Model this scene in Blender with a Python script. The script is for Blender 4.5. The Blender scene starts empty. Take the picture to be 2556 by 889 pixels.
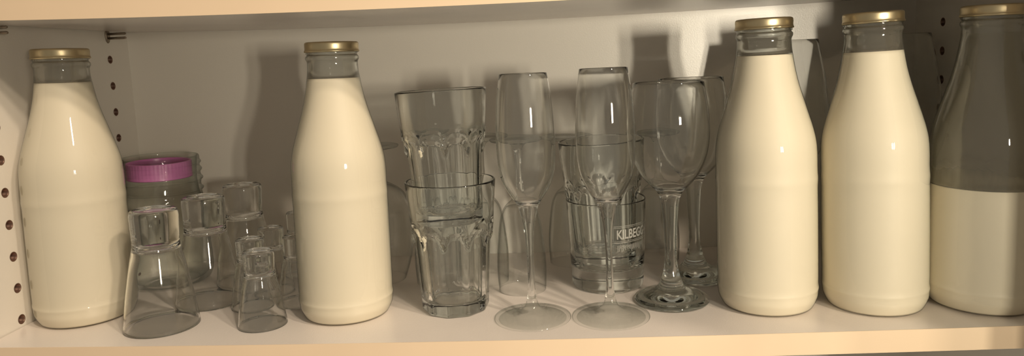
import bpy, bmesh, math, random
from mathutils import Vector, Matrix
random.seed(7)
PI = math.pi
sc = bpy.context.scene
col = sc.collection

# ------------------------------------------------------------------ camera, world, lamps, exposure
cam_d = bpy.data.cameras.new('camera')
cam = bpy.data.objects.new('camera', cam_d)
col.objects.link(cam)
FPX = 1782.7
cam_d.sensor_fit = 'HORIZONTAL'; cam_d.sensor_width = 36.0
cam_d.lens = FPX / 2556 * 36.0
cam_d.shift_x = 0.0
cam_d.shift_y = -(444.5 - 363.46) / 2556
cam_d.clip_start = 0.01
def cam_axes(yaw, pitch, roll):
    cy, sy, cp, sp, cr, sr = math.cos(yaw), math.sin(yaw), math.cos(pitch), math.sin(pitch), math.cos(roll), math.sin(roll)
    fw = Vector((sy*cp, cy*cp, sp)); r = Vector((cy, -sy, 0)); u = r.cross(fw)
    return cr*r + sr*u, -sr*r + cr*u, fw
r_, u_, f_ = cam_axes(-0.0557, -0.1223, -0.0436)
m = Matrix((r_, u_, -f_)).transposed().to_4x4()
m.translation = Vector((0.5271, -0.6065, 0.2449))
cam.matrix_world = m
sc.camera = cam

w = bpy.data.worlds.new('kitchen_ambient'); sc.world = w; w.use_nodes = True
bg = w.node_tree.nodes['Background']
bg.inputs[0].default_value = (1.0, 0.88, 0.70, 1)
bg.inputs[1].default_value = 0.25

def lamp(name, loc, target, sx, sy, power, color):
    l = bpy.data.lights.new(name, 'AREA'); l.shape = 'RECTANGLE'; l.size = sx; l.size_y = sy
    l.energy = power; l.color = color
    o = bpy.data.objects.new(name, l); col.objects.link(o)
    o.location = loc
    d = Vector(target) - Vector(loc)
    o.rotation_euler = d.to_track_quat('-Z', 'Y').to_euler()
    return o
WARM = (1.0, 0.89, 0.70)
for lx_ in (1.20, 1.31):
    wl_ = lamp('wall_lamp', (lx_, -1.38, 0.258), (0.84, 0.28, 0.2), 0.04, 0.16, 1.12, WARM)
    wl_.data.spread = math.radians(62)
for sx_, sy_ in ((1.75, -1.95), (2.45, -1.55), (2.60, -2.45)):
    lamp('ceiling_spot', (sx_, sy_, 2.15), (0.35, 0.0, 0.1), 0.16, 0.16, 34.0, (1.0, 0.82, 0.62))

sc.view_settings.view_transform = 'Standard'
sc.view_settings.look = 'None'
sc.view_settings.gamma = 1.0
sc.view_settings.use_curve_mapping = False
sc.view_settings.exposure = 0.0
cy = sc.cycles
cy.max_bounces = 24; cy.transparent_max_bounces = 48; cy.transmission_bounces = 24
cy.glossy_bounces = 8; cy.diffuse_bounces = 6
cy.caustics_reflective = True; cy.caustics_refractive = True
cy.sample_clamp_indirect = 6.0; cy.blur_glossy = 0.4
cy.use_denoising = True

# ------------------------------------------------------------------ materials
def newmat(name):
    mt = bpy.data.materials.new(name); mt.use_nodes = True
    nt = mt.node_tree; nt.nodes.clear()
    out = nt.nodes.new('ShaderNodeOutputMaterial')
    return mt, nt, out
def N(nt, t, **kw):
    n = nt.nodes.new(t)
    for k, v in kw.items():
        if k.startswith('i_'): n.inputs[k[2:].replace('_', ' ')].default_value = v
        else: setattr(n, k, v)
    return n
def principled(name, base, rough=.5, metal=0, var=0.04, scale=40, bump=0.0, bscale=400, spec=.5, coat=0, extra=None):
    mt, nt, out = newmat(name)
    b = N(nt, 'ShaderNodeBsdfPrincipled')
    b.inputs['Roughness'].default_value = rough; b.inputs['Metallic'].default_value = metal
    b.inputs['Specular IOR Level'].default_value = spec
    b.inputs['Coat Weight'].default_value = coat
    tc = N(nt, 'ShaderNodeTexCoord')
    nz = N(nt, 'ShaderNodeTexNoise'); nz.inputs['Scale'].default_value = scale; nz.inputs['Detail'].default_value = 5
    nt.links.new(tc.outputs['Object'], nz.inputs['Vector'])
    rp = N(nt, 'ShaderNodeValToRGB')
    lo = [max(0, c*(1-var)) for c in base[:3]]; hi = [min(1, c*(1+var)) for c in base[:3]]
    rp.color_ramp.elements[0].position = .3; rp.color_ramp.elements[1].position = .7
    rp.color_ramp.elements[0].color = (*lo, 1); rp.color_ramp.elements[1].color = (*hi, 1)
    nt.links.new(nz.outputs['Fac'], rp.inputs['Fac']); nt.links.new(rp.outputs['Color'], b.inputs['Base Color'])
    if bump:
        n2 = N(nt, 'ShaderNodeTexNoise'); n2.inputs['Scale'].default_value = bscale; n2.inputs['Detail'].default_value = 3
        nt.links.new(tc.outputs['Object'], n2.inputs['Vector'])
        bp = N(nt, 'ShaderNodeBump'); bp.inputs['Strength'].default_value = bump; bp.inputs['Distance'].default_value = .001
        nt.links.new(n2.outputs['Fac'], bp.inputs['Height']); nt.links.new(bp.outputs['Normal'], b.inputs['Normal'])
    nt.links.new(b.outputs[0], out.inputs[0])
    return mt
M_panel = principled('white_melamine', (.77, .73, .665), .30, var=.015, scale=6, bump=.10, bscale=900)
M_shelf = principled('white_melamine_shelf', (.80, .74, .69), .22, var=.04, scale=9, bump=.15, bscale=700)
M_edge = principled('cream_edge_banding', (.84, .66, .47), .5, var=.02, scale=14)
M_chip = principled('chipboard_core', (.22, .12, .07), .8, var=.4, scale=900)
M_sleeve = principled('brown_sleeve', (.20, .12, .09), .35, metal=.6, var=.2, scale=300)
M_steel = principled('dull_steel', (.30, .25, .20), .35, metal=.9, var=.1, scale=300)
M_gold = principled('gold_lacquer', (.62, .52, .33), .36, metal=1, var=.05, scale=120, bump=.04, bscale=300)
M_milk = principled('cream_milk', (.74, .67, .53), .55, var=.01, scale=25)
M_pink = principled('magenta_plastic', (.60, .20, .48), .32, var=.05, scale=60)
M_hinge = principled('door_lacquer', (.72, .64, .52), .5, var=.02)
M_etch = principled('frosted_print', (.55, .54, .50), .7, var=.1, scale=500)
_nt = M_etch.node_tree; _o = next(n for n in _nt.nodes if n.type == 'OUTPUT_MATERIAL'); _b = _o.inputs[0].links[0].from_socket
_m = _nt.nodes.new('ShaderNodeMixShader'); _t = _nt.nodes.new('ShaderNodeBsdfTransparent'); _m.inputs[0].default_value = .58
_nt.links.new(_t.outputs[0], _m.inputs[1]); _nt.links.new(_b, _m.inputs[2]); _nt.links.new(_m.outputs[0], _o.inputs[0])
M_dark = principled('dark_board', (.16, .14, .12), .7, var=.2, scale=30)

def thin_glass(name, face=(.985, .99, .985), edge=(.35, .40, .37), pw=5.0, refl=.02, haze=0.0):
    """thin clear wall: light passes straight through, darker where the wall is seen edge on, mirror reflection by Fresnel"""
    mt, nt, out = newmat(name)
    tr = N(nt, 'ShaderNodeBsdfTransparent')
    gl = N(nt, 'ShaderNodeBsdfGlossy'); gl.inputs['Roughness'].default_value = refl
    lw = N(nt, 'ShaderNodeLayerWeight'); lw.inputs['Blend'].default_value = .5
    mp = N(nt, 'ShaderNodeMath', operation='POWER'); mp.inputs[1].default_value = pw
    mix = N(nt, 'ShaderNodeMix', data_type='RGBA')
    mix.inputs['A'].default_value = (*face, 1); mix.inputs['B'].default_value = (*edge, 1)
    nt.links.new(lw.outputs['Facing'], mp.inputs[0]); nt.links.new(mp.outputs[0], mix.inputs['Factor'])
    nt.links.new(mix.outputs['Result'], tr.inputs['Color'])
    fr = N(nt, 'ShaderNodeFresnel'); fr.inputs['IOR'].default_value = 1.5
    ge = N(nt, 'ShaderNodeNewGeometry')   # inside surfaces: use the same outside Fresnel curve
    ms = N(nt, 'ShaderNodeMixShader')
    lf = N(nt, 'ShaderNodeMath', operation='POWER'); lf.inputs[1].default_value = 5.0
    la = N(nt, 'ShaderNodeMath', operation='MULTIPLY_ADD'); la.inputs[1].default_value = .8; la.inputs[2].default_value = .045
    nt.links.new(lw.outputs['Facing'], lf.inputs[0]); nt.links.new(lf.outputs[0], la.inputs[0])
    nt.links.new(la.outputs[0], ms.inputs[0]); nt.links.new(tr.outputs[0], ms.inputs[1]); nt.links.new(gl.outputs[0], ms.inputs[2])
    nt.nodes.remove(fr); nt.nodes.remove(ge)
    nt.links.new(ms.outputs[0], out.inputs[0])
    return mt
def solid_glass(name, color=(.97, .985, .975), clear=.0, dens=0.0, absn=(.75, .85, .80), film=0.0):
    mt, nt, out = newmat(name)
    g = N(nt, 'ShaderNodeBsdfGlass'); g.inputs['IOR'].default_value = 1.5; g.inputs['Roughness'].default_value = 0.0
    g.inputs['Color'].default_value = (*color, 1)
    if clear > 0:
        tr = N(nt, 'ShaderNodeBsdfTransparent'); ms = N(nt, 'ShaderNodeMixShader'); ms.inputs[0].default_value = clear
        nt.links.new(g.outputs[0], ms.inputs[1]); nt.links.new(tr.outputs[0], ms.inputs[2]); nt.links.new(ms.outputs[0], out.inputs[0])
    else:
        nt.links.new(g.outputs[0], out.inputs[0])
    if film:
        last = out.inputs[0].links[0].from_socket
        df = N(nt, 'ShaderNodeBsdfTranslucent'); df.inputs['Color'].default_value = (.75, .70, .60, 1)
        d2 = N(nt, 'ShaderNodeBsdfDiffuse'); d2.inputs['Color'].default_value = (.75, .70, .60, 1)
        m1 = N(nt, 'ShaderNodeMixShader'); m1.inputs[0].default_value = .5
        m2 = N(nt, 'ShaderNodeMixShader'); m2.inputs[0].default_value = film
        nt.links.new(df.outputs[0], m1.inputs[1]); nt.links.new(d2.outputs[0], m1.inputs[2])
        nt.links.new(last, m2.inputs[1]); nt.links.new(m1.outputs[0], m2.inputs[2]); nt.links.new(m2.outputs[0], out.inputs[0])
    if dens:
        va = N(nt, 'ShaderNodeVolumeAbsorption'); va.inputs['Density'].default_value = dens; va.inputs['Color'].default_value = (*absn, 1)
        nt.links.new(va.outputs[0], out.inputs['Volume'])
    return mt
G_thin = thin_glass('bottle_glass')
G_clear = solid_glass('drinking_glass', (.992, .996, .993))
G_tumbler = solid_glass('tumbler_glass', (.988, .995, .992))
G_green = solid_glass('greenish_wine_glass', (.975, .988, .982))
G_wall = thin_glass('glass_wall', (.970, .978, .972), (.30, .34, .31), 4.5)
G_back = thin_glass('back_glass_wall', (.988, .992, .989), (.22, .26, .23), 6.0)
G_cup = solid_glass('cup_wall', (.994, .997, .995))
G_bowl = solid_glass('bowl_wall', (.994, .997, .995))
G_neck = solid_glass('neck_glass', (.98, .985, .98), film=.16)

# ------------------------------------------------------------------ mesh helpers
def obj(name, bm, mat, parent=None, smooth=True, weld=0.0):
    if weld: bmesh.ops.remove_doubles(bm, verts=bm.verts, dist=weld)
    me = bpy.data.meshes.new(name); bm.to_mesh(me); bm.free()
    me.materials.append(mat)
    if smooth:
        for p in me.polygons: p.use_smooth = True
    o = bpy.data.objects.new(name, me); col.objects.link(o)
    if parent: o.parent = parent
    return o
def flat_by_angle(o, deg=40):
    me = o.data
    me.set_sharp_from_angle(angle=math.radians(deg))
def empty(name, loc, rot=(0, 0, 0)):
    o = bpy.data.objects.new(name, None); o.empty_display_size = .02
    o.location = loc; o.rotation_euler = rot; col.objects.link(o); return o
def tag(o, label=None, cat=None, group=None, kind=None):
    if label: o['label'] = label
    if cat: o['category'] = cat
    if group: o['group'] = group
    if kind: o['kind'] = kind
    return o
def box_bm(x0, x1, y0, y1, z0, z1, bev=0.0, bm=None):
    b = bm or bmesh.new()
    vs = [b.verts.new((x, y, z)) for x in (x0, x1) for y in (y0, y1) for z in (z0, z1)]
    for q in ((0,1,3,2), (4,6,7,5), (0,4,5,1), (2,3,7,6), (0,2,6,4), (1,5,7,3)):
        b.faces.new([vs[i] for i in q])
    if bev: bmesh.ops.bevel(b, geom=b.edges[:], offset=bev, segments=2, affect='EDGES')
    return b
def smoothprof(pts, n=4):
    """smooth curve through (r, z) points, tangents by chord length so uneven spacing never overshoots; (r, z, 1) is a sharp corner"""
    P = [Vector((p[0], p[1])) for p in pts]; S = [len(p) > 2 for p in pts]
    L = [max(1e-7, (q-p).length) for p, q in zip(P, P[1:])]
    T = []
    for i in range(len(P)):
        if i == 0: T.append((P[1]-P[0])/L[0])
        elif i == len(P)-1: T.append((P[-1]-P[-2])/L[-1])
        else:
            d0 = (P[i]-P[i-1])/L[i-1]; d1 = (P[i+1]-P[i])/L[i]
            t = (d0*L[i]+d1*L[i-1])/(L[i]+L[i-1]); T.append(t)
    out = []
    for i in range(len(P)-1):
        l = L[i]; d = (P[i+1]-P[i])/l
        t0 = d if S[i] else T[i]; t1 = d if S[i+1] else T[i+1]
        for k in range(n):
            t = k/n
            q = P[i]*(2*t**3-3*t**2+1)+t0*l*(t**3-2*t**2+t)+P[i+1]*(-2*t**3+3*t**2)+t1*l*(t**3-t**2)
            out.append((q.x, q.y))
    out.append((P[-1].x, P[-1].y))
    return [(max(0.0, a), b) for a, b in out]
def revolve(prof, seg=96, rfun=None, bm=None):
    """profile runs so that the outside lies to its right when going up the outer wall"""
    b = bm or bmesh.new(); rings = []
    for (r, z) in prof:
        if r < 1e-6: rings.append([b.verts.new((0, 0, z))])
        else:
            row = []
            for i in range(seg):
                a = 2*PI*i/seg
                rr = rfun(r, z, a) if rfun else r
                row.append(b.verts.new((rr*math.cos(a), rr*math.sin(a), z)))
            rings.append(row)
    for A, B in zip(rings, rings[1:]):
        if len(A) == 1 and len(B) == 1: continue
        for i in range(seg):
            j = (i+1) % seg
            if len(A) == 1: b.faces.new((A[0], B[j], B[i]))
            elif len(B) == 1: b.faces.new((A[i], A[j], B[0]))
            else: b.faces.new((A[i], A[j], B[j], B[i]))
    return b

# ------------------------------------------------------------------ cabinet dimensions (metres) and shelf sag
W, D, H = 0.968, 0.285, 0.2977
XL = -0.006
SB, ST = 0.0037, 0.0074
TB = 0.0200
def sag(x, s=SB): return -s*(1-((x-W/2)/(W/2))**2)
def lean(x): return 0.068*(0.5-x)

# back wall, sides: one 1 m wide cupboard bay, its panels run on above and below the shelf
tag(obj('wall_back', box_bm(XL-.016, W+.016, D, D+.008, -.40, .40), M_panel, smooth=False), 'off white back panel of the cupboard behind the glasses', kind='structure')

HOLE_R, NS = .0043, 20
def hole_wall(name, xf, sgn, y0, y1, z0, z1, cols, zs, label):
    """side panel with real drilled rows: face at x=xf looking towards sgn"""
    b = bmesh.new()
    c = .008
    ysplit = [y0]
    for yc in cols: ysplit += [yc-c, yc+c]
    ysplit.append(y1)
    def quad(ya, yb, za, zb):
        v = [b.verts.new((xf, y, z)) for y, z in ((ya, za), (yb, za), (yb, zb), (ya, zb))]
        b.faces.new(v)
    for i in range(0, len(ysplit), 2): quad(ysplit[i], ysplit[i+1], z0, z1)
    for yc in cols:
        zc = [z0]
        for z in zs: zc += [z-c, z+c]
        zc.append(z1)
        for i in range(0, len(zc), 2): quad(yc-c, yc+c, zc[i], zc[i+1])
        for z in zs:
            inner, outer, deep = [], [], []
            for k in range(NS):
                a = 2*PI*k/NS + PI/4
                ca, sa = math.cos(a), math.sin(a)
                mx = max(abs(ca), abs(sa))
                outer.append(b.verts.new((xf, yc+c*ca/mx, z+c*sa/mx)))
                inner.append(b.verts.new((xf, yc+HOLE_R*ca, z+HOLE_R*sa)))
            for k in range(NS):
                j = (k+1) % NS
                b.faces.new((outer[k], outer[j], inner[j], inner[k]))
    # rest of the panel: the body behind the drilled face
    t = -sgn*.016
    o8 = [(xf, y0, z0), (xf, y1, z0), (xf, y1, z1), (xf, y0, z1)]
    A = [b.verts.new(p) for p in o8]; B = [b.verts.new((p[0]+t, p[1], p[2])) for p in o8]
    for i in range(4):
        j = (i+1) % 4; b.faces.new((A[i], B[i], B[j], A[j]))
    b.faces.new(B)
    bmesh.ops.remove_doubles(b, verts=b.verts, dist=1e-6)
    bmesh.ops.recalc_face_normals(b, faces=b.faces)
    wl = tag(obj(name, b, M_panel, smooth=False), label, kind='structure')
    src = None
    for yc in cols:
        for z in zs:
            if src is None:
                s = bmesh.new()
                prof = [(HOLE_R+.0006, .0002), (HOLE_R, .0004), (HOLE_R-.0005, -.0002), (HOLE_R-.0006, -.009), (0, -.010)]
                revolve(prof, NS, bm=s)
                src = obj('hole_sleeve', s, M_sleeve); h = src
            else:
                h = src.copy(); col.objects.link(h)
            h.parent = wl
            h.location = (xf, yc, z); h.rotation_euler = (0, sgn*PI/2, 0)
    eb = obj('edge_banding', box_bm(min(xf, xf+t), max(xf, xf+t), y0-.0006, y0, z0, z1), M_edge, wl, smooth=False)
    return wl
Z0, Y1, Y2, Y3 = .0077, .0525, .2445, .2243
zsL = [Z0+.032*k for k in range(9)]
hole_wall('wall_left', XL, 1, 0, D, -.40, .40, [Y1, Y2], zsL, 'off white left side panel with two columns of drilled holes')
hole_wall('wall_right', W, -1, 0, D, -.40, .40, [.0325, Y3], zsL, 'off white right side panel in shade with drilled holes')

def shelf(name, z_top, s, label, x0=XL+.0015, x1=W-.0015):
    root = empty(name, (0, 0, 0)); tag(root, label, 'shelf')
    n = 60
    def slab(ya, yb, za, zb, mat, nm):
        b = bmesh.new(); rows = []
        for i in range(n+1):
            x = x0+(x1-x0)*i/n; dz = sag(x, s)
            rows.append([b.verts.new((x, y, z+dz)) for y, z in ((ya, za), (yb, za), (yb, zb), (ya, zb))])
        for A, B in zip(rows, rows[1:]):
            for k in range(4):
                j = (k+1) % 4; b.faces.new((A[k], B[k], B[j], A[j]))
        b.faces.new(rows[0][::-1]); b.faces.new(rows[-1])
        bmesh.ops.recalc_face_normals(b, faces=b.faces)
        return obj(nm, b, mat, root, smooth=False)
    slab(0, D-.0005, z_top-TB, z_top, M_shelf, 'board')
    slab(-.0006, 0, z_top-TB, z_top, M_edge, 'edge_banding')
    return root
shelf('cupboard_shelf', 0, SB, 'sagging white shelf board with cream front edge carrying the bottles and glasses')
shelf('cupboard_shelf', H+TB, ST, 'sagging white shelf board with cream front edge above the bottles')

# shelf supports: flange with two prongs, under the upper shelf at the left, and at the right
def shelf_pin(x, y, z, sgn, label):
    p = empty('shelf_pin', (x, y, z), (0, 0, 0)); tag(p, label, 'shelf pin')
    b = bmesh.new(); revolve(smoothprof([(0, 0, 1), (.0042, 0, 1), (.0044, .0008), (.0040, .0016), (0, .0020, 1)], 3), 32, bm=b)
    for v in b.verts: v.co = Vector((sgn*v.co.z, v.co.y, v.co.x*2.0))
    if sgn < 0: bmesh.ops.reverse_faces(b, faces=b.faces)
    obj('flange', b, M_steel, p)
    for dz in (-.0030, .0022):
        b = bmesh.new(); revolve([(0, 0), (.0014, 0), (.0014, .0215), (.0010, .0225), (0, .0228)], 16, bm=b)
        for v in b.verts: v.co = Vector((sgn*(v.co.z+.0012), v.co.y, v.co.x+dz))
        obj('prong', b, M_steel, p)
    return p
zp = Z0+.032*9-.0035
shelf_pin(XL, Y2-.001, zp, 1, 'steel shelf support pin in the rear hole column under the upper shelf at left')
shelf_pin(XL, Y1, zp, 1, 'steel shelf support pin at the left edge of the picture, in the front column')

# open cupboard door on the right, folded outwards: it shades the right end of the shelf
dr = obj('door_1', box_bm(-.009, .009, -.262, 0, -.45, 1.15, .0012), M_hinge, smooth=False)
dr.location = (.992, -.006, 0); dr.rotation_euler = (0, 0, math.radians(-1.8)); tag(dr, 'cream cupboard door standing open at right', kind='structure')

# ------------------------------------------------------------------ milk bottles
BOT_OUT = [(0, .0035, 1), (.030, .0020), (.0375, .0002), (.0402, .0008), (.0432, .0052), (.0455, .0110), (.0462, .0175), (.0466, .0200), (.0462, .0222), (.0462, .030), (.0462, .06), (.0461, .10),
           (.0460, .1190), (.0463, .1245), (.0459, .1300), (.0457, .147), (.0450, .1575), (.0436, .1660), (.0413, .1750), (.0383, .1850), (.0347, .1970), (.0313, .2085), (.0288, .2185), (.0268, .2285), (.0253, .2385), (.0243, .2455), (.0240, .2510),
           (.0240, .2540), (.0245, .2555), (.0252, .2568), (.0254, .2580), (.0251, .2595), (.0241, .2606), (.0239, .2650)]
def bottle_r(z):
    for (a, za), (b_, zb) in zip([p[:2] for p in BOT_OUT[3:]], [p[:2] for p in BOT_OUT[4:]]):
        if za <= z <= zb: return a+(b_-a)*(z-za)/(zb-za)
    return .024
def gold_lid(parent, z):
    prof = [(.0232, .0003), (.0240, -.0001), (.0252, -.0003), (.0260, .0002), (.0262, .0012), (.0258, .0022), (.02555, .0035), (.02555, .0095), (.0252, .0112), (.0240, .0121), (.0226, .0122), (.0215, .0116), (.0100, .0114), (0, .0114, 1)]
    lugs = lambda r, zz, a: r - (.0006 if zz < .0015 and (math.degrees(a) % 60) < 11 else 0)
    b = revolve(smoothprof(prof, 3), 120, rfun=lugs)
    for v in b.verts: v.co.z = v.co.z*.80+z
    l = obj('lid', b, M_gold, parent)
    # knurled curl at the lower rim
    return l
def milk_bottle(X, Y, level, label, lx=None, group='milk bottles on the shelf', bubbles=0, residue=None, k=1.0, ly=0.0, kz=1.0):
    root = empty('milk_bottle', (X, Y, sag(X)), (ly, lean(X) if lx is None else lx, random.uniform(0, 6)))
    root.rotation_mode = 'XYZ'
    # turn about own axis first, then lean
    root.rotation_euler = (Matrix.Rotation(lean(X) if lx is None else lx, 3, 'Y') @ Matrix.Rotation(ly, 3, 'X') @ Matrix.Rotation(random.uniform(0, 6), 3, 'Z')).to_euler()
    root.scale = (k, k, kz)
    tag(root, label, 'milk bottle', group)
    out = smoothprof(BOT_OUT, 3)
    gb = obj('glass_body', revolve(out, 128), G_thin, root)
    # inner wall of the empty neck
    no = [(r-.0004, z) for r, z in out if z > level-.001]; ni = [(r-.0005-.0021*min(1, max(0, z-level)/.005), z) for r, z in out if z > level-.001]
    obj('neck_wall', revolve(no+ni[::-1]+[no[0]], 96), G_neck, root)
    # screw thread: interrupted ridges
    b = bmesh.new(); rows = []
    n = 90
    for i in range(n):
        t = i/(n-1); a = t*2*PI*1.15; zc = .2612+.0030*t
        h = .0010*min(1, t*8, (1-t)*8)
        rows.append([b.verts.new(((.0240+dr_*h)*math.cos(a), (.0240+dr_*h)*math.sin(a), zc+dz)) for dr_, dz in ((0, -.0012), (.8, -.0006), (1, 0), (.8, .0006), (0, .0012))])
    for A, B in zip(rows, rows[1:]):
        for q in range(4): b.faces.new((A[q], B[q], B[q+1], A[q+1]))
    obj('thread', b, G_thin, gb)
    # milk: fills the body just inside the glass
    e = .00045
    mp = [(0, .0042)] + [(max(0, r-e), z+.0004 if z < .01 else z) for r, z in out if r > .01 and z > .0010 and z < level]
    rt = bottle_r(level)-e
    mp += [(rt, level), (rt-.0012, level-.0004), (rt-.0035, level-.0012), (0, level-.0014)]
    mk = obj('milk', revolve(mp, 128), M_milk, root)
    gold_lid(root, .2638)
    if bubbles:
        b = bmesh.new()
        for i in range(bubbles):
            a = random.uniform(0, 2*PI); rr = rt-.0014-random.random()*.002; q = random.uniform(.0005, .0011)
            bmesh.ops.create_icosphere(b, subdivisions=1, radius=q, matrix=Matrix.Translation((rr*math.cos(a), rr*math.sin(a), level-.0006)))
        f = obj('foam', b, M_milk, mk); f['kind'] = 'stuff'
    if residue: 
        rp = [(r-.0009, z) for r, z in out if level-.002 < z < .250]
        b = revolve(rp, 96)
        obj('milk_film', b, residue, root)
    return root

def film_mat():
    mt, nt, out = newmat('milk_film')
    tr = N(nt, 'ShaderNodeBsdfTransparent'); df = N(nt, 'ShaderNodeBsdfDiffuse'); df.inputs['Color'].default_value = (.72, .66, .50, 1)
    tl = N(nt, 'ShaderNodeBsdfTranslucent'); tl.inputs['Color'].default_value = (.72, .66, .50, 1)
    tc = N(nt, 'ShaderNodeTexCoord'); mpg = N(nt, 'ShaderNodeMapping'); mpg.inputs['Scale'].default_value = (60, 60, 14)
    nz = N(nt, 'ShaderNodeTexNoise'); nz.inputs['Scale'].default_value = 1.0; nz.inputs['Detail'].default_value = 6
    nt.links.new(tc.outputs['Object'], mpg.inputs[0]); nt.links.new(mpg.outputs[0], nz.inputs['Vector'])
    sx = N(nt, 'ShaderNodeSeparateXYZ'); nt.links.new(tc.outputs['Object'], sx.inputs[0])
    zr = N(nt, 'ShaderNodeMapRange'); zr.inputs['From Min'].default_value = .105; zr.inputs['From Max'].default_value = .135
    zr.inputs['To Min'].default_value = .95; zr.inputs['To Max'].default_value = .30
    nt.links.new(sx.outputs['Z'], zr.inputs['Value'])
    nr = N(nt, 'ShaderNodeMapRange'); nr.inputs['From Min'].default_value = .3; nr.inputs['From Max'].default_value = .7
    nr.inputs['To Min'].default_value = .55; nr.inputs['To Max'].default_value = 1.1
    nt.links.new(nz.outputs['Fac'], nr.inputs['Value'])
    mu = N(nt, 'ShaderNodeMath', operation='MULTIPLY', use_clamp=True)
    nt.links.new(zr.outputs[0], mu.inputs[0]); nt.links.new(nr.outputs[0], mu.inputs[1])
    a = N(nt, 'ShaderNodeMixShader'); a.inputs[0].default_value = .4
    nt.links.new(df.outputs[0], a.inputs[1]); nt.links.new(tl.outputs[0], a.inputs[2])
    b = N(nt, 'ShaderNodeMixShader')
    nt.links.new(mu.outputs[0], b.inputs[0]); nt.links.new(tr.outputs[0], b.inputs[1]); nt.links.new(a.outputs[0], b.inputs[2])
    nt.links.new(b.outputs[0], out.inputs[0])
    return mt
M_film = film_mat()
milk_bottle(.0415, .0820, .2405, 'full milk bottle with gold lid standing nearest the left side panel', lx=.016)
milk_bottle(.3150, .0815, .2385, 'full milk bottle with gold lid standing alone beside the small upturned glasses', lx=.012, bubbles=60, kz=.990)
milk_bottle(.7310, .0760, .2400, 'full milk bottle with gold lid right of the wine glasses, covering a large glass', lx=-.012)
milk_bottle(.8285, .0670, .2385, 'full milk bottle with gold lid and froth, between two other milk bottles at right', lx=-.022, bubbles=90, k=.995)
milk_bottle(.9208, .0590, .1130, 'half empty shaded milk bottle with milk film above, at the right edge', lx=.010, residue=M_film)

# ------------------------------------------------------------------ upturned thick-based glasses (spirit glasses)
def shot_parts():
    """built upright, base at z=0, then turned over; real size of the larger kind: height .117, rim radius .035"""
    outer = [(0, .0012, 1), (.014, .0008), (.0188, 0), (.0210, .0012), (.0217, .0036), (.0217, .012), (.0213, .024), (.0212, .0320), (.0216, .0365), (.0230, .0430), (.0262, .0600), (.0298, .0800), (.0327, .1000), (.0349, .1160)]
    inner = [(.0338, .1166), (.0317, .1000), (.0287, .0800), (.0249, .0600), (.0215, .0470), (.0200, .0400), (.0180, .0360), (.0120, .0340), (0, .0334, 1)]
    o = smoothprof(outer, 4); i = smoothprof(inner, 4)
    zc = .0345
    base = [p for p in o if p[1] <= zc+.0035]
    wall_o = [p for p in o if p[1] > zc+.0035]
    fl = [p for p in i if p[1] <= .0402]; wi = [p for p in i if p[1] > .0402]
    return base+[fl[0]]+fl[1:], [base[-1]]+wall_o+[(.0346, .1170)]+wi+[fl[0]]
SH_BASE, SH_WALL = shot_parts()
def upturned(X, Y, s, label, group, H0=.117, hs=None, g=None, lx=None):
    root = empty('spirit_glass', (X, Y, sag(X)))
    hs = hs or s
    root.rotation_euler = (0, lean(X) if lx is None else lx, 0)
    tag(root, label, 'glass', group)
    for nm, pr, gm in (('thick_base', SH_BASE, G_clear), ('bowl', SH_WALL, G_cup)):
        b = revolve([(r*s, (H0-z)*hs) for r, z in pr], 96)
        bmesh.ops.reverse_faces(b, faces=b.faces)
        obj(nm, b, gm, root)
    return root
GL = 'larger upturned spirit glasses'; GS = 'smaller upturned spirit glasses'
upturned(.1384, .0513, 1.0, 'larger upturned spirit glass right beside the leftmost milk bottle, at the shelf front', GL)
upturned(.1530, .1215, .985, 'larger upturned spirit glass directly behind the frontmost upturned glass', GL)
upturned(.1650, .1915, .985, 'larger upturned spirit glass farthest back by the cupboard wall, its base the highest', GL)
SS = .0234/.035; SH = .074/.117
upturned(.2396, .0507, SS, 'smaller upturned spirit glass in the front, left of the second milk bottle', GS, hs=SH)
upturned(.2085, .1035, SS*.95, 'smaller upturned spirit glass behind and left of the front small one', GS, hs=SH*.985)
upturned(.2115, .1525, SS*.95, 'smaller upturned spirit glass mostly hidden behind two others, base showing between them', GS, hs=SH*.985)
upturned(.2545, .1130, SS*.95, 'smaller upturned spirit glass half hidden by the second milk bottle, nearer one', GS, hs=SH*.985)
upturned(.2170, .2262, SS, 'smaller upturned spirit glass at the back, peeping out above others by the second milk bottle', GS, hs=SH)

# ------------------------------------------------------------------ preserving jar with pink band
jar = empty('glass_jar', (.0655, .200, sag(.0655)), (0, .02, 0)); tag(jar, 'threaded glass jar with magenta plastic band behind the leftmost milk bottle', 'jar')
JB = [(0, .002, 1), (.040, .001), (.046, .003), (.0495, .010), (.0500, .03), (.0500, .070), (.0495, .084), (.0475, .094), (.0442, .100), (.0432, .1035), (.0432, .1065), (.0440, .1078), (.0452, .1088), (.0453, .1098), (.0440, .1108), (.0431, .1120), (.0431, .1180), (.0440, .1198), (.0452, .1208), (.0453, .1220), (.0442, .1232), (.0432, .1250),
      (.0430, .1290), (.0444, .1310), (.0447, .1322), (.0440, .1335), (.0428, .1350), (.0428, .1385), (.0440, .1400), (.0442, .1412), (.0432, .1425), (.0426, .1450), (.0424, .1475), (.0415, .1490), (.0404, .1482), (.0400, .1450), (.0398, .1080), (.0420, .099), (.0455, .089), (.0470, .076), (.0472, .03), (.0465, .012), (.042, .0065), (0, .0055, 1)]
obj('jar_glass', revolve(smoothprof(JB, 3), 96), thin_glass('jar_glass', (.955, .965, .955), (.26, .30, .27), 3.0), jar)
b = bmesh.new()
prof = [(.0376, .1240), (.0386, .1243), (.0388, .1252), (.0384, .1262), (.0384, .1425), (.0380, .1432), (.0365, .1434), (.0362, .1425), (.0362, .1245), (.0376, .1240)]
pk = lambda r, z, a: r - (.0004 if (z > .1345 and r > .037 and int(a*60) % 2) else 0)
b = revolve(prof, 240, rfun=pk, bm=b)
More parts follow.
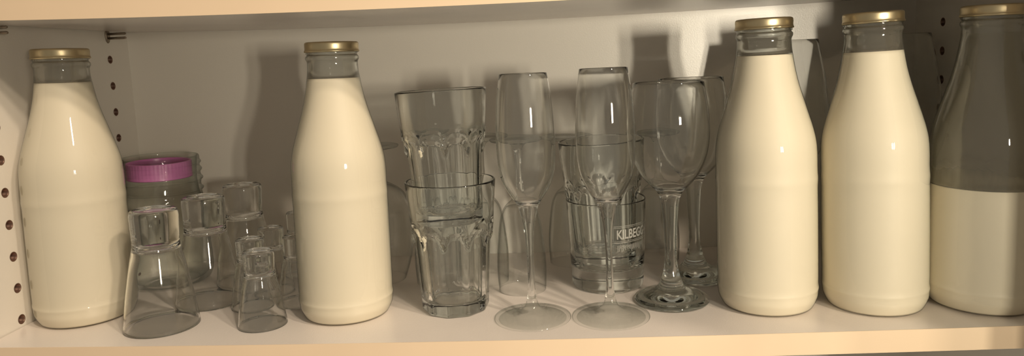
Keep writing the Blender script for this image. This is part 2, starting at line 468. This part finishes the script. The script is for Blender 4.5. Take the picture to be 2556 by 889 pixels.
for v in b.verts: v.co = Vector((v.co.x*.915-.0015, v.co.y*.915, v.co.z))
obj('plastic_band', b, M_pink, jar)

# ------------------------------------------------------------------ faceted tumblers (stack of two in front, one in the whisky glass)
NF = 10
def tumbler_R(z):
    P = [(0, .0318), (.0012, .0332), (.004, .0338), (.012, .0342), (.03, .0352), (.06, .0372), (.0775, .0384), (.0835, .0404), (.092, .0415), (.11, .0431), (.131, .0449)]
    for (a, ra), (b_, rb) in zip(P, P[1:]):
        if a <= z <= b_: return ra+(rb-ra)*(z-a)/(b_-a)
    return P[-1][1]
def tumbler(X, Y, z, label, rot=0.0, lx=0.0, ly=0.0, group='faceted tumblers', sc_=1.0):
    root = empty('faceted_tumbler', (X, Y, z))
    root.rotation_euler = (Matrix.Rotation(lx, 3, 'Y') @ Matrix.Rotation(ly, 3, 'X') @ Matrix.Rotation(rot, 3, 'Z')).to_euler()
    root.scale = (sc_, sc_, 1)
    tag(root, label, 'glass', group)
    seg = NF*14; half = PI/NF
    def outer(r, zz, a):
        th = ((a/(2*half)) % 1.0)*2-1          # -1..1 across one facet
        led = .0830-.0125*abs(th)**3.2          # arched top of each facet
        Rr = tumbler_R(zz)
        Rc = tumbler_R(min(zz, .0775)) + max(0, zz-.0775)*.06
        poly = Rc*math.cos(half)/math.cos(th*half)*1.004
        if abs(th) > .93: poly -= .0003
        t = min(1, max(0, (zz-led+.004)/.008)); t = t*t*(3-2*t)
        bulge = .0006*math.exp(-((zz-led-.004)/.004)**2)
        rr = poly*(1-t)+(max(Rr, .0402 if t > 0 else 0)+bulge)*t
        return rr*(r/1.0)
    zo = [0, .0006, .0014, .004, .008, .014] + [.02+.006*i for i in range(8)] + [.0655+.0014*i for i in range(24)] + [.102+.005*i for i in range(6)]
    base_o = [(0, .0016), (.86, .0016), (.94, .0004), (.985, 0)]
    b = bmesh.new()
    prof = [(.0, .0014), (.6, .0014), (.90, .0008), (.965, 0.0)] + [(.985, .0008), (1.0, .002)] + [(1.0, q) for q in zo if q > .003]
    zb = .014
    basep = [p for p in prof if p[1] <= zb+1e-6]
    wallp = [basep[-1]] + [p for p in prof if p[1] > zb+1e-6] + [(1.0, .1300)]
    obj('base', revolve(basep, seg, rfun=outer), G_tumbler, root)
    # rim and inner wall
    bw = revolve(wallp, seg, rfun=outer)
    inner = smoothprof([(.0449, .1300), (.0446, .1309), (.0437, .1314), (.0428, .1308), (.0424, .1295), (.0408, .110), (.0388, .090), (.0355, .075), (.0335, .055), (.0318, .030), (.0308, .018), (.0290, .0130), (.0245, .0112), (.012, .0108), (0, .0106, 1)], 3)
    revolve(inner, seg, bm=bw)
    bmesh.ops.remove_doubles(bw, verts=bw.verts, dist=2e-5)
    o = obj('wall', bw, G_tumbler, root); flat_by_angle(o, 17)
    return root
tumbler(.4247, .0877, sag(.4247), 'lower faceted tumbler of the front stack, standing on the shelf', rot=.22, lx=.005)
tumbler(.4235, .0870, sag(.4247)+.0895, 'upper faceted tumbler nested in the lower one of the front stack', rot=.45, lx=-.022, ly=-.01)

# whisky tumbler with print and a faceted tumbler stacked inside it
wx, wy = .5830, .1510
wt = empty('whisky_tumbler', (wx, wy, sag(wx)), (0, -.003, 0)); tag(wt, 'low straight whisky tumbler with white banner print and heavy base behind the second flute', 'glass')
WO = smoothprof([(0, .002, 1), (.030, .0015), (.0345, 0), (.0372, .0015), (.0385, .006), (.0388, .012), (.0392, .020), (.0402, .045), (.0413, .070), (.0422, .0935)], 4)
WI = smoothprof([(.0424, .0948), (.0418, .0955), (.0410, .0948), (.0408, .0935), (.0396, .070), (.0386, .045), (.0374, .030), (.0350, .0245), (.028, .0215), (.015, .0205), (0, .0200, 1)], 4)
G_whisky = solid_glass('whisky_glass', (.984, .992, .989))
wb = [p for p in WO if p[1] <= .0201]
obj('heavy_base', revolve(wb, 112), G_whisky, wt)
obj('wall', revolve([wb[-1]]+[p for p in WO if p[1] > .0201]+WI, 112), G_whisky, wt)
def wrap(bm, zc, R_of_z, scale=1.0):
    for v in bm.verts:
        a = -PI/2 + v.co.x/.041           # x is arc length from the front
        z = zc+v.co.y
        R = R_of_z(z)+.00025+v.co.z
        v.co = Vector((R*math.cos(a), R*math.sin(a), z))
wr = lambda z: .0402+(z-.045)*.0440
def text_bm(s, h, xs):
    cu = bpy.data.curves.new('t', 'FONT'); cu.body = s; cu.size = 1.0; cu.extrude = 0; cu.offset = .022
    o = bpy.data.objects.new('t', cu); col.objects.link(o)
    me = bpy.data.meshes.new_from_object(o.evaluated_get(bpy.context.evaluated_depsgraph_get()))
    b = bmesh.new(); b.from_mesh(me)
    bpy.data.objects.remove(o); bpy.data.curves.remove(cu); bpy.data.meshes.remove(me)
    x0 = min(v.co.x for v in b.verts); x1 = max(v.co.x for v in b.verts); y0 = min(v.co.y for v in b.verts); y1 = max(v.co.y for v in b.verts)
    for v in b.verts: v.co = Vector((xs[0]+(v.co.x-x0)/(x1-x0)*(xs[1]-xs[0]), (v.co.y-y0)/(y1-y0)*h-h/2, 0))
    bmesh.ops.triangulate(b, faces=b.faces)
    bmesh.ops.subdivide_edges(b, edges=b.edges[:], cuts=1)
    return b
AOFF = .0075
b = text_bm('KILBEGGAN', .0100, (AOFF, AOFF+.0510)); wrap(b, .0640, wr)
t_ = obj('banner_lettering', b, M_etch, wt, smooth=False)
def arc_strip(x0, x1, z0, z1, b):
    n = 30; rows = []
    for i in range(n+1):
        x = x0+(x1-x0)*i/n; rows.append([b.verts.new((x, z, 0)) for z in (z0, z1)])
    for A, B in zip(rows, rows[1:]): b.faces.new((A[0], B[0], B[1], A[1]))
b = bmesh.new()
for za, zb_ in ((.0725, .0729), (.0710, .0713), (.0567, .0570), (.0552, .0556)): arc_strip(AOFF-.003, AOFF+.054, za, zb_, b)
wrap(b, 0, wr); obj('banner_line', b, M_etch, wt, smooth=False)
b = bmesh.new()
for i in range(34):   # unreadable small row under the banner
    xx = AOFF+.0005+i*.00150; hh = .0022+.0055*random.random()
    arc_strip(xx, xx+.0005, .0530-hh-.002*random.random(), .0530-.0008*random.random(), b)
wrap(b, 0, wr); obj('small_print', b, M_etch, wt, smooth=False)
tumbler(wx-.001, wy, sag(wx)+.0265, 'faceted tumbler stacked inside the printed whisky tumbler', rot=.1, lx=-.025, ly=.0)

# ------------------------------------------------------------------ stemmed glasses
def stem_glass(name, X, Y, prof_foot, prof_stem, prof_bowl, label, cat, mat, group=None, flip=0, s=1.0, hs=None, lx=None, rz=0.0):
    """open shells that share their ring edges: foot, stem, bowl make one closed glass"""
    root = empty(name, (X, Y, sag(X))); hs = hs or s
    root.rotation_euler = (0, lean(X)*.6 if lx is None else lx, rz)
    tag(root, label, cat, group)
    for nm, pr in (('foot', prof_foot), ('stem', prof_stem), ('bowl', prof_bowl)):
        if flip: b = revolve([(r*s, (flip-z)*hs) for r, z in pr], 96); bmesh.ops.reverse_faces(b, faces=b.faces)
        else: b = revolve([(r*s, z*hs) for r, z in pr], 96)
        obj(nm, b, {'stem': mat, 'foot': mat if mat is G_green else G_wall, 'bowl': G_back if name in ('goblet', 'brandy_glass') else G_bowl}[nm], root)
    return root
def split(outer, z1, z2, zf, t0=.0007, t1=.0014, n=4):
    """one outer curve from foot to rim; the inside of the bowl runs parallel to it, down to the floor at zf"""
    o = smoothprof(outer, n)
    foot = [p for k, p in enumerate(o) if p[1] <= z1]
    k1 = len(foot)
    k2 = next(k for k, p in enumerate(o) if k >= k1 and p[1] > z2)
    bowl = o[k2-1:]; zt = bowl[-1][1]; inner = []
    for k in range(len(bowl)-1, 0, -1):
        (r0, a0), (r1, a1) = bowl[k-1], bowl[min(k+1, len(bowl)-1)]
        dr, dz = r1-r0, a1-a0; L = math.hypot(dr, dz)
        t = t0+(t1-t0)*max(0, (zt-bowl[k][1])/(zt-z2))**1.5
        r, z = bowl[k][0]-t*dz/L, bowl[k][1]+t*dr/L
        if z < zf+.0015 or r < .004: break
        inner.append((r, z))
    r, z = inner[-1]
    end = [(r*(1-q), zf+(z-zf)*(1-q)**2) for q in (.25, .5, .75)] + [(0, zf)]
    rim = [(bowl[-1][0]-t0*.25, zt+t0*.45), (bowl[-1][0]-t0*.75, zt+t0*.45)]
    return foot, o[k1-1:k2], bowl+rim+inner+end
# champagne flute
F_OUT = [(0, .0022, 1), (.012, .0016), (.030, .0006), (.0360, 0), (.0369, .0006), (.0368, .0014), (.0336, .0024), (.0250, .0040), (.0160, .0058), (.0100, .0086), (.0070, .0120), (.0052, .0170), (.0041, .0230), (.0034, .0350), (.0032, .0560), (.0037, .0740), (.0048, .0880), (.0062, .0960), (.0078, .1025), (.0100, .1100), (.0150, .1180), (.0200, .1260), (.0240, .1350), (.0264, .1460), (.0274, .1600), (.0275, .1750), (.0268, .1920), (.0252, .2120), (.0221, .2335)]
fl = split(F_OUT, .0175, .0965, .1115)
FG = 'champagne flutes'
stem_glass('champagne_flute', .5030, .0541, *fl, 'tall champagne flute next to the stack of faceted tumblers', 'flute', G_clear, FG, lx=0)
stem_glass('champagne_flute', .5775, .0520, *fl, 'tall champagne flute in front of the printed whisky tumbler', 'flute', G_clear, FG, lx=-.004, hs=1.008)
# wine glasses
W_OUT = [(0, .0040, 1), (.012, .0030), (.028, .0010), (.0345, 0), (.0366, .0012), (.0368, .0032), (.0355, .0048), (.0280, .0074), (.0190, .0112), (.0130, .0160), (.0104, .0210), (.0085, .0270), (.0066, .0360), (.0058, .0470), (.0060, .0620), (.0067, .0760), (.0077, .0900), (.0088, .1000), (.0102, .1060), (.0135, .1120), (.0200, .1185), (.0262, .1255), (.0312, .1345), (.0352, .1450), (.0378, .1570), (.0388, .1680), (.0386, .1820), (.0370, .1970), (.0337, .2180)]
wg = split(W_OUT, .0215, .1001, .1140, .0009, .0018)
WG = 'short stemmed wine glasses'
stem_glass('wine_glass', .6415, .0920, *wg, 'wine glass with thick greenish foot in front, right of the second flute', 'wine glass', G_green, WG, lx=0)
stem_glass('wine_glass', .6800, .1660, *wg, 'wine glass behind the front one, half hidden by the third milk bottle', 'wine glass', G_green, WG, lx=-.012)
# large balloon glasses at the back
B_OUT = [(0, .003, 1), (.02, .002), (.0400, 0), (.0420, .0006), (.0418, .0016), (.0380, .0026), (.0250, .0050), (.0120, .0090), (.0070, .0150), (.0048, .0240), (.0042, .0450), (.0044, .0700), (.0056, .0880), (.0080, .0960), (.0150, .1020), (.0300, .1100), (.0430, .1240), (.0520, .1430), (.0552, .1620), (.0545, .1820), (.0515, .2050), (.0470, .2300), (.0425, .2530)]
bg_ = split(B_OUT, .0151, .0881, .1030)
BG = 'large balloon wine glasses at the back'
stem_glass('balloon_glass', .7860, .2215, *bg_, 'large balloon wine glass behind the third milk bottle, rim showing either side of its neck', 'wine glass', G_clear, BG, lx=0)
stem_glass('balloon_glass', .9080, .2240, *bg_, 'large balloon wine glass in the shaded rear right corner between the two rightmost bottles', 'wine glass', G_clear, BG, lx=0)
# upturned goblets at the back
I_OUT = [(0, .0014, 1), (.015, .0010), (.0270, 0), (.0286, .0008), (.0284, .0022), (.0240, .0034), (.0140, .0050), (.0075, .0080), (.0048, .0130), (.0040, .0220), (.0042, .0450), (.0052, .0580), (.0080, .0655), (.0140, .0710), (.0190, .0790), (.0222, .0920), (.0245, .1100), (.0262, .1300), (.0264, .1450), (.0254, .1640)]
ig = split(I_OUT, .0131, .0581, .0720)
IG = 'upturned goblets at the back'
def goblet(X, Y, label, s=1.0, hs=1.0):
    return stem_glass('goblet', X, Y, *ig, label, 'goblet', G_clear, IG, flip=.1645, s=s, hs=hs, lx=0)
goblet(.4904, .1408, 'upturned goblet directly behind the first flute, its foot seen through it')
goblet(.4480, .1750, 'upturned goblet behind the faceted tumbler stack, its rim showing just right of the stack')
goblet(.3945, .1760, 'upturned goblet behind the left edge of the faceted tumbler stack')
goblet(.5460, .2400, 'upturned goblet against the back wall, seen left of the printed whisky tumbler', hs=.93)
goblet(.6500, .2420, 'upturned goblet against the back wall, seen between the whisky tumbler and the front wine glass', hs=.93)
# upturned brandy glass beside the second bottle
S_OUT = [(0, .0014, 1), (.015, .0010), (.0280, 0), (.0300, .0008), (.0298, .0024), (.0240, .0036), (.0130, .0058), (.0065, .0100), (.0055, .0160), (.0060, .0280), (.0085, .0400), (.0180, .0450), (.0310, .0540), (.0395, .0680), (.0430, .0860), (.0428, .1050), (.0395, .1250), (.0340, .1450), (.0300, .1560)]
sg = split(S_OUT, .0101, .0401, .0450)
stem_glass('brandy_glass', .3230, .1900, *sg, 'upturned brandy glass with wide bowl behind the second milk bottle', 'brandy glass', G_clear, flip=.1565, lx=0)

for o in bpy.data.objects:
    if o.type == 'MESH':
        mn = o.data.materials[0].name
        if mn in ('drinking_glass', 'tumbler_glass', 'greenish_wine_glass', 'whisky_glass', 'neck_glass', 'cup_wall', 'bowl_wall'): o.cycles.is_caustics_caster = True
        elif mn.startswith(('white', 'cream')): o.cycles.is_caustics_receiver = True
for l in bpy.data.lights: l.cycles.is_caustics_light = True
